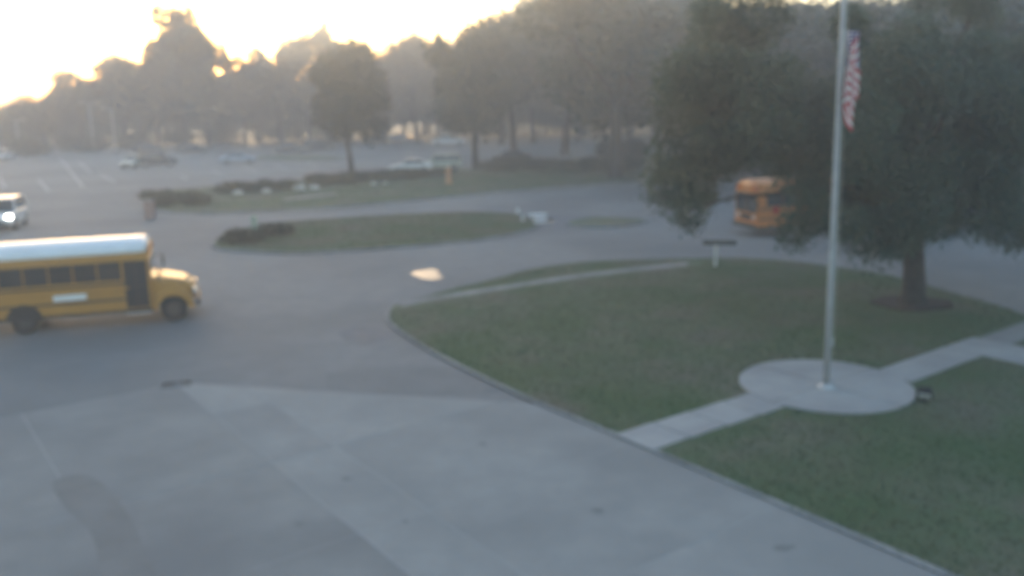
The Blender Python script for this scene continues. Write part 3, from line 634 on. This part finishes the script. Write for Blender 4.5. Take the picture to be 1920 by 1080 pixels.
def bus(px, py, heading, L, label, paint, roofm, flat, nwin):
    """conventional school bus, front towards +x; origin under the middle of the body"""
    e = empty('school_bus', P(px, py), math.radians(heading)); tag(e, label, 'bus', 'school buses')
    hl = .12 if flat else 1.55; xb, xf = -L / 2, L / 2 - hl; w = 1.2; z0, z1 = .62, 2.72
    # body with arched shoulders
    def sec(x, ww, a, b): return [(x, -ww, a), (x, ww, a), (x, ww, b - .12), (x, ww - .06, b), (x, -ww + .06, b), (x, -ww, b - .12)]
    mb = MB(); mb.loft([sec(xb, w - .06, z0, z1), sec(xb + .08, w, z0, z1), sec(xf - .05, w, z0, z1), sec(xf, w - .04, z0, z1)]); mb.build('body', paint, e)
    def arch(x, s): return [(x, s * (w - .05) * math.cos(t), z1 - .02 + s * .50 * math.sin(t) ** .8) for t in [math.pi * k / 14 for k in range(15)]]
    mb = MB(); mb.loft([arch(xb + .03, .90), arch(xb + .25, 1), arch(xf - .3, 1), arch(xf - .05, .92)]); mb.build('roof', roofm, e, smooth=True)
    mb = MB(); mb.box(xf + .001, xf + .02, -w + .1, w - .1, z1 - .22, z1 + .16); mb.build('header', paint, e, bevel=.01)
    for s_ in (-1, 1):
        # rub rails
        for zz in (1.02, 1.42, 1.62): MB().box(xb + .05, xf - .75 if s_ < 0 else xf - .05, s_ * (w + .018) - .018, s_ * (w + .018) + .018, zz - .035, zz + .035).build('rub_rail', paint if zz == 1.42 else M['black'], e)
        # side windows
        xs = np.linspace(xb + .35, xf - (.95 if s_ < 0 else .5), nwin + 1)
        for k in range(nwin):
            a, b = xs[k] + .05, xs[k + 1] - .05
            wf = MB().box(a - .03, b + .03, s_ * w - .012, s_ * w + .012, 1.74, 2.42).build('window', M['black'], e)
            MB().box(a, b, s_ * (w + .016) - .004, s_ * (w + .016) + .004, 1.77, 2.06).build('pane', M['glass'], wf); MB().box(a, b, s_ * (w + .016) - .004, s_ * (w + .016) + .004, 2.09, 2.39).build('pane', M['glass'], wf)
        MB().box(xb - .02, xb + .02, s_ * .75 - .16, s_ * .75 + .16, 1.0, 1.2).build('taillight', M['red'], e); MB().box(xf + .02, xf + .06, s_ * .88 - .12, s_ * .88 + .12, z1 - .1, z1 + .08).build('warning_light', M['red'], e, bevel=.01)
        MB().box(xf + .02, xf + .06, s_ * .55 - .12, s_ * .55 + .12, z1 - .1, z1 + .08).build('warning_light', M['amber'], e, bevel=.01)
        # mirrors on arms
        mm = MB(); mm.tube([(xf - .02, s_ * w, 2.15), (xf + .35, s_ * (w + .28), 2.2), (xf + .35, s_ * (w + .28), 1.7)], [.02, .02, .02], 6); arm = mm.build('mirror_arm', M['black'], e)
        MB().box(xf + .30, xf + .37, s_ * (w + .28) - .11, s_ * (w + .28) + .11, 1.7, 2.1).build('mirror', M['black'], arm, bevel=.01)
        MB().box(xf + (.002 if flat else hl - .10), xf + (.04 if flat else hl + .03), s_ * .78 - .13, s_ * .78 + .13, 1.0, 1.22).build('headlight', M['lamp'], e, bevel=.02)
        # wheels and arches
        for x in (xf - 1.9 if flat else xf + .72, xb + L * .24):
            wheel(e, x, s_ * (w - .16), .47, .30, M['iron'])
        xr = xb + L * .24
        mb = MB(); mb.loft([[(xr + .60 * math.cos(t), s_ * yy, .5 + .60 * math.sin(t)) for t in [math.pi * k / 12 for k in range(13)]] for yy in (w - .02, w + .010)]); mb.build('wheel_arch', M['black'], e)
        # front fenders
        if flat: continue
        mb = MB(); mb.loft([[(xf + .72 + rr * math.cos(t), s_ * yy, .47 + rr * math.sin(t) * 1.08) for t in [math.pi * k / 12 for k in range(13)]] + [(xf + .72 + .54 * math.cos(t), s_ * yy, .47 + .54 * math.sin(t)) for t in [math.pi * k / 12 for k in range(12, -1, -1)]] for rr, yy in ((.74, .70), (.76, 1.06), (.68, 1.14))]); mb.build('fender', paint, e)
    if not flat: MB().box(xf + .16, xf + 1.28, -.99, .99, .55, .9).build('chassis', M['black'], e)
    # hood
    mb = MB()
    if not flat: mb.loft([ring(xf - .02, .98, .80, 1.72, .16), ring(xf + .5, .92, .80, 1.66, .2), ring(xf + 1.2, .80, .80, 1.50, .22), ring(xf + hl - .05, .72, .82, 1.32, .2)]); mb.build('hood', paint, e, smooth=False)
    MB().box(xf + (0.004 if flat else hl - .06), xf + (.03 if flat else hl + .01), -.5, .5, .92, 1.25).build('grille', M['black'], e, bevel=.01)
    MB().box(xf + hl - .02, xf + hl + .12, -1.1, 1.1, .50, .74).build('bumper', M['black'], e, bevel=.03); MB().box(xb - .14, xb - .005, -1.15, 1.15, .5, .74).build('bumper', M['black'], e, bevel=.03)
    # windscreen in two panes
    for s_ in (-1, 1): MB().box(xf + .002, xf + .022, min(s_ * .03, s_ * 1.04), max(s_ * .03, s_ * 1.04), 1.35 if flat else 1.76, 2.42).build('windscreen', M['glass'], e)
    # rear door and windows
    MB().box(xb - .012, xb + .01, -.45, .45, .8, 2.45).build('rear_door', paint, e); MB().box(xb - .02, xb - .013, -.36, .36, 1.7, 2.3).build('rear_window', M['glass'], e)
    # folding entrance door on the kerb side
    d = MB().box(xf - .88, xf - .08, -w - .016, -w + .02, .66, 2.42).build('door', M['black'], e)
    for k in range(2):
        xa = xf - .85 + k * .39
        MB().box(xa, xa + .34, -w - .024, -w - .017, 1.5, 2.36).build('pane', M['glass'], d); MB().box(xa, xa + .34, -w - .024, -w - .017, .82, 1.44).build('pane', M['glass'], d)
    MB().box(xf - .9, xf - .06, -w - .05, -w + .05, .42, .47).build('step', M['galv'], e)
    MB().box(xf - .92, xf - .04, -w + .03, w - .03, .44, .615).build('step_well', M['black'], e)
    MB().box(xb + .3, xf - .95, -.9, .9, .45, .615).build('underframe', M['black'], e)
    MB().box(xf - 3.3, xf - 2.2, -w - .018, -w - .004, 1.12, 1.34).build('side_plate', M['white'], e, bevel=.003)
    # stop arm folded on the driver's side, crossing gate on the bumper
    sa = MB(); sa.loft([[(xf - 1.1 + .22 * math.cos(t), yy, 1.52 + .22 * math.sin(t)) for t in [math.pi / 8 + math.pi / 4 * k for k in range(8)]] for yy in (w + .04, w + .06)]); sa.build('stop_arm', M['red'], e)
    return e
b1 = bus(172, 603, 18, 7.7, 'yellow school bus with a white roof driving right at the left edge', M['yellow'], M['white'], False, 6)
b2 = bus(1540, 430, 198, 10.6, 'orange school bus half hidden behind the drooping oak branches', M['orange'], M['orange'], True, 9)

# ------------------------------------------------------------------ flagpole and flag
fp = empty('flagpole', P(1549, 726, PZ + .015)); tag(fp, 'tall pale metal flagpole rising from the round concrete pad', 'flagpole'); fp.rotation_euler = (0, math.radians(-.9), 0)
PH = 12.6
MB().tube([(0, 0, 0), (0, 0, 3), (0, 0, 8), (0, 0, PH)], [.092, .088, .075, .05], 20).build('shaft', M['metal'], fp, smooth=True)
MB().tube([(0, 0, 0), (0, 0, .04), (0, 0, .09), (0, 0, .12)], [.24, .23, .16, .11], 24).build('base_collar', M['galv'], fp)
bm = bmesh.new(); bmesh.ops.create_uvsphere(bm, u_segments=16, v_segments=10, radius=.12); me = bpy.data.meshes.new('finial'); bm.to_mesh(me); bm.free()
fo = link('finial', me, M['metal'], fp, True); fo.location = (0, 0, PH + .1)
MB().tube([(.14, -.02, 1.3), (.15, -.02, 6), (.09, -.02, PH - .1)], [.006] * 3, 5).build('halyard', M['stone'], fp)
MB().box(.10, .15, -.02, .02, 1.15, 1.42).build('cleat', M['galv'], fp)
zt = A(1590, 57, OB.y * 0 + fp.location.y).z
fl = empty('flag', (fp.location.x - .02, fp.location.y, 0)); tag(fl, 'limp flag with red and white stripes and a starred blue corner hanging from the flagpole', 'flag')
NU, NV = 60, 39; vs = []; uvs = []
fx = math.tan(math.radians(-.9)) * zt
for j in range(NV + 1):
    for i in range(NU + 1):
        uu, vv = i / NU, j / NV
        q = max(0, min(1, (uu - .30) / .70)); drop = 1.50 * q * q * (3 - 2 * q) * .55 + 1.50 * q * .45 + .16 * uu
        xo = .34 * math.sin(math.pi * min(1, uu / .56)) if uu < .56 else 0
        xo += max(0, uu - .56) * .42 + .07 * vv * math.sin(6 * uu + 1) + .03 * math.sin(14 * uu + 5 * vv) + .10 * (1 - vv) * q
        z = zt - vv * 1.72 * (1 - .12 * uu) - drop * .62
        y = -.20 * max(0, min(1, (uu - .2) / .36)) + .07 * math.sin(uu * 17 + vv * 2.2) * uu
        vs.append((fx + .13 + xo, y, z)); uvs.append((uu, 1 - vv))
fs = [(j * (NU + 1) + i, j * (NU + 1) + i + 1, (j + 1) * (NU + 1) + i + 1, (j + 1) * (NU + 1) + i) for j in range(NV) for i in range(NU)]
me = bpy.data.meshes.new('cloth'); me.from_pydata(vs, [], fs); uvl = me.uv_layers.new(name='UVMap')
for lp in me.loops: uvl.data[lp.index].uv = uvs[lp.vertex_index]
mf = bpy.data.materials.new('flag_cloth'); mf.use_nodes = True; n = mf.node_tree.nodes; l = mf.node_tree.links; bs = n['Principled BSDF']; bs.inputs['Roughness'].default_value = .8
uvn = n.new('ShaderNodeUVMap'); sp = n.new('ShaderNodeSeparateXYZ'); l.new(uvn.outputs[0], sp.inputs[0])
def mth(op, a, b=None):
    q = n.new('ShaderNodeMath'); q.operation = op
    for i, s_ in enumerate((a, b)):
        if s_ is None: continue
        if isinstance(s_, (int, float)): q.inputs[i].default_value = s_
        else: l.new(s_, q.inputs[i])
    return q.outputs[0]
stripe = mth('LESS_THAN', mth('MODULO', mth('MULTIPLY', sp.outputs[1], 13), 2), 1)
canton = mth('MULTIPLY', mth('LESS_THAN', sp.outputs[0], .4), mth('GREATER_THAN', sp.outputs[1], 6 / 13))
su = mth('SUBTRACT', mth('FRACT', mth('MULTIPLY', sp.outputs[0], 11 / .4 / 2)), .5); sv = mth('SUBTRACT', mth('FRACT', mth('MULTIPLY', mth('SUBTRACT', sp.outputs[1], 6 / 13), 9 / (7 / 13) / 1)), .5)
star = mth('LESS_THAN', mth('ADD', mth('MULTIPLY', su, su), mth('MULTIPLY', sv, sv)), .06)
def mixc(f_, a, b):
    q = n.new('ShaderNodeMix'); q.data_type = 'RGBA'; l.new(f_, q.inputs[0])
    for i, s_ in ((6, a), (7, b)):
        if isinstance(s_, tuple): q.inputs[i].default_value = (*s_, 1)
        else: l.new(s_, q.inputs[i])
    return q.outputs[2]
base = mixc(stripe, (.66, .66, .66), (.42, .035, .05)); ct = mixc(star, (.03, .045, .16), (.66, .66, .66)); l.new(mixc(canton, base, ct), bs.inputs['Base Color'])
tr = n.new('ShaderNodeBsdfTranslucent'); l.new(bs.inputs['Base Color'].links[0].from_socket, tr.inputs[0]); mxs = n.new('ShaderNodeMixShader'); mxs.inputs[0].default_value = .25
l.new(bs.outputs[0], mxs.inputs[1]); l.new(tr.outputs[0], mxs.inputs[2]); l.new(mxs.outputs[0], n['Material Output'].inputs[0])
link('cloth', me, mf, fl, True)
MB().tube([(fx + .12, 0, zt + .03), (fx + .115, 0, zt - 1.74)], [.014, .014], 6).build('hem', M['stone'], fl)

# ------------------------------------------------------------------ street furniture
# low sign beside the inner walk
p = P(1341, 499, LZ); sg = empty('low_sign', p, math.radians(-8)); tag(sg, 'low white post with a small dark name plate at the far edge of the lawn', 'sign')
MB().box(-.06, .06, -.06, .06, 0, 1.0).build('post', M['white'], sg, bevel=.01); MB().box(-.62, .95, -.025, .025, 1.01, 1.24).build('plate', M['signdark'], sg, bevel=.006)
# flood lamp at the pad's right edge
p = UV(12.1, 23.55, LZ); fdl = empty('ground_floodlight', P(1733, 752, LZ), math.radians(150)); tag(fdl, 'small black ground floodlight at the right rim of the flagpole pad', 'floodlight')
MB().box(-.10, .10, -.10, .10, 0, .06).build('base', M['black'], fdl, bevel=.01)
rt = Matrix.Rotation(math.radians(-40), 3, 'X'); MB().box(-.17, .17, -.11, .11, -.12, .12, rt, (0, 0, .24)).build('housing', M['black'], fdl, bevel=.02)
MB().box(-.15, .15, .112, .118, -.10, .10, rt, (0, 0, .24)).build('lens', M['lamp'], fdl); MB().box(-.20, -.185, -.02, .02, .05, .26).box(.185, .20, -.02, .02, .05, .26).build('bracket', M['black'], fdl)
# light poles at the back of the lot
def light_pole(px, py, h, arms, label):
    q = P(px, py); e = empty('light_pole', (q.x, q.y, 0)); tag(e, label, 'light pole', 'light poles in the lot')
    MB().tube([(0, 0, .5), (0, 0, h)], [.15, .09], 10).build('shaft', M['metal'], e, smooth=True); MB().tube([(0, 0, 0), (0, 0, .55)], [.32, .30], 14).build('footing', M['walk'], e)
    for s_ in arms:
        MB().tube([(0, 0, h - .1), (s_ * .9, 0, h + .05)], [.05, .04], 8).build('arm', M['metal'], e); MB().box(min(s_ * .8, s_ * 1.5), max(s_ * .8, s_ * 1.5), -.18, .18, h - .02, h + .14).build('lamp_head', M['galv'], e, bevel=.03)
light_pole(177, 285, 7.8, (-1, 1), 'pale double headed light pole in front of the left treeline')
light_pole(38, 290, 5.4, (1,), 'shorter pale light pole near the left edge')
light_pole(218, 288, 7.0, (-1,), 'faint light pole right of the double headed one')
# white barricade and two stub posts at the tip of the median
bq = empty('barricade', P(1010, 423), math.radians(5)); tag(bq, 'small white barricade with three boards at the right tip of the median', 'barricade')
for k, (xa, xb, z) in enumerate([(-.60, .50, .62), (-.28, .50, .40), (-.34, .48, .18)]): MB().box(xa, xb, -.09, .09, -.012, .012, Matrix.Rotation(math.radians(28), 3, 'X'), (0, -.05, z + .08)).build('board', M['white'], bq, bevel=.005)
for x in (-.22, .42): MB().box(x - .03, x + .03, .005, .05, 0, .78).build('leg', M['galv'], bq); MB().tube([(x, .03, .75), (x, .45, 0)], [.02, .02], 6).build('leg', M['galv'], bq)
for px, py, lab in [(971, 400, 'short white stub post behind the barricade'), (980, 415, 'short white stub post left of the barricade')]:
    e = empty('stub_post', P(px, py, .10)); tag(e, lab, 'post'); MB().tube([(0, 0, 0), (0, 0, .32), (0, 0, .36)], [.09, .09, .05], 12).build('column', M['white'], e)
# orange marker, white stones, green marker, brick pier
p = P(842, 345, .12); e = empty('marker_post', p); tag(e, 'thick faded orange marker post on the verge just below the parked pale pair', 'post')
MB().tube([(0, 0, 0), (0, 0, .12), (0, 0, .125), (0, 0, 1.5), (0, 0, 1.6)], [.34, .34, .27, .25, .16], 16).build('column', M['terra'], e); MB().tube([(0, 0, 1.6), (0, 0, 1.66)], [.17, .12], 16).build('cap', M['white'], e)
def stone_mesh(seed):
    r_ = random.Random(seed); bm = bmesh.new(); bmesh.ops.create_icosphere(bm, subdivisions=2, radius=1)
    for q in bm.verts:
        k = 1 + r_.uniform(-.12, .12); q.co = Vector((q.co.x * .75 * k, q.co.y * .45 * k, max(q.co.z * .42 * k, -.16) + .14))
    me = bpy.data.meshes.new('stone'); bm.to_mesh(me); bm.free(); return me
for i, (px, py, lab) in enumerate([(446, 364, 'white painted stone furthest left in the shrub row'), (499, 361, 'white painted stone second from the left in the shrub row'), (560, 356, 'largest white painted stone, left of a close pair'), (590, 354, 'white painted stone on the right of the close pair'), (700, 346, 'small white painted stone below the bare grey trunk'), (722, 345, 'small white painted stone left of the white sedan')]):
    o = link('painted_stone', stone_mesh(i), M['stone']); o.location = P(px, py, .12); s_ = [.6, .55, .8, .6, .4, .35][i]; o.scale = (s_, s_, s_ * 1.1); tag(o, lab, 'stone', 'painted stones along the verge')
p = P(479, 447, .12); e = empty('utility_marker', p); tag(e, 'pale green utility marker on the left tip of the median', 'marker')
MB().box(-.13, .13, -.10, .10, 0, 1.25).build('case', M['paleg'], e, bevel=.03); MB().box(-.15, .15, -.12, .12, 1.25, 1.33).build('cap', M['paleg'], e, bevel=.02)
p = P(283, 410); e = empty('brick_pier', p); tag(e, 'small weathered pink pier below the brownish bush at the end of the verge', 'pier')
MB().box(-.28, .28, -.28, .28, 0, 1.25).build('shaft', M['pinkb'], e, bevel=.01); MB().box(-.34, .34, -.34, .34, 1.25, 1.36).build('capstone', M['kerb'], e, bevel=.015)

# ------------------------------------------------------------------ air
hz = MB().box(-470, 470, -70, 550, -1.2, 36).build('haze', None)
hm = bpy.data.materials.new('haze_air'); hm.use_nodes = True; n = hm.node_tree.nodes; n.clear(); vo = n.new('ShaderNodeVolumePrincipled'); oo = n.new('ShaderNodeOutputMaterial')
vo.inputs['Density'].default_value = .0026; vo.inputs['Color'].default_value = (.78, .87, 1.0, 1); vo.inputs['Anisotropy'].default_value = .50
hm.node_tree.links.new(vo.outputs[0], oo.inputs['Volume']); hz.data.materials.append(hm); tag(hz, 'pale evening haze over the whole place', 'haze', kind='stuff')
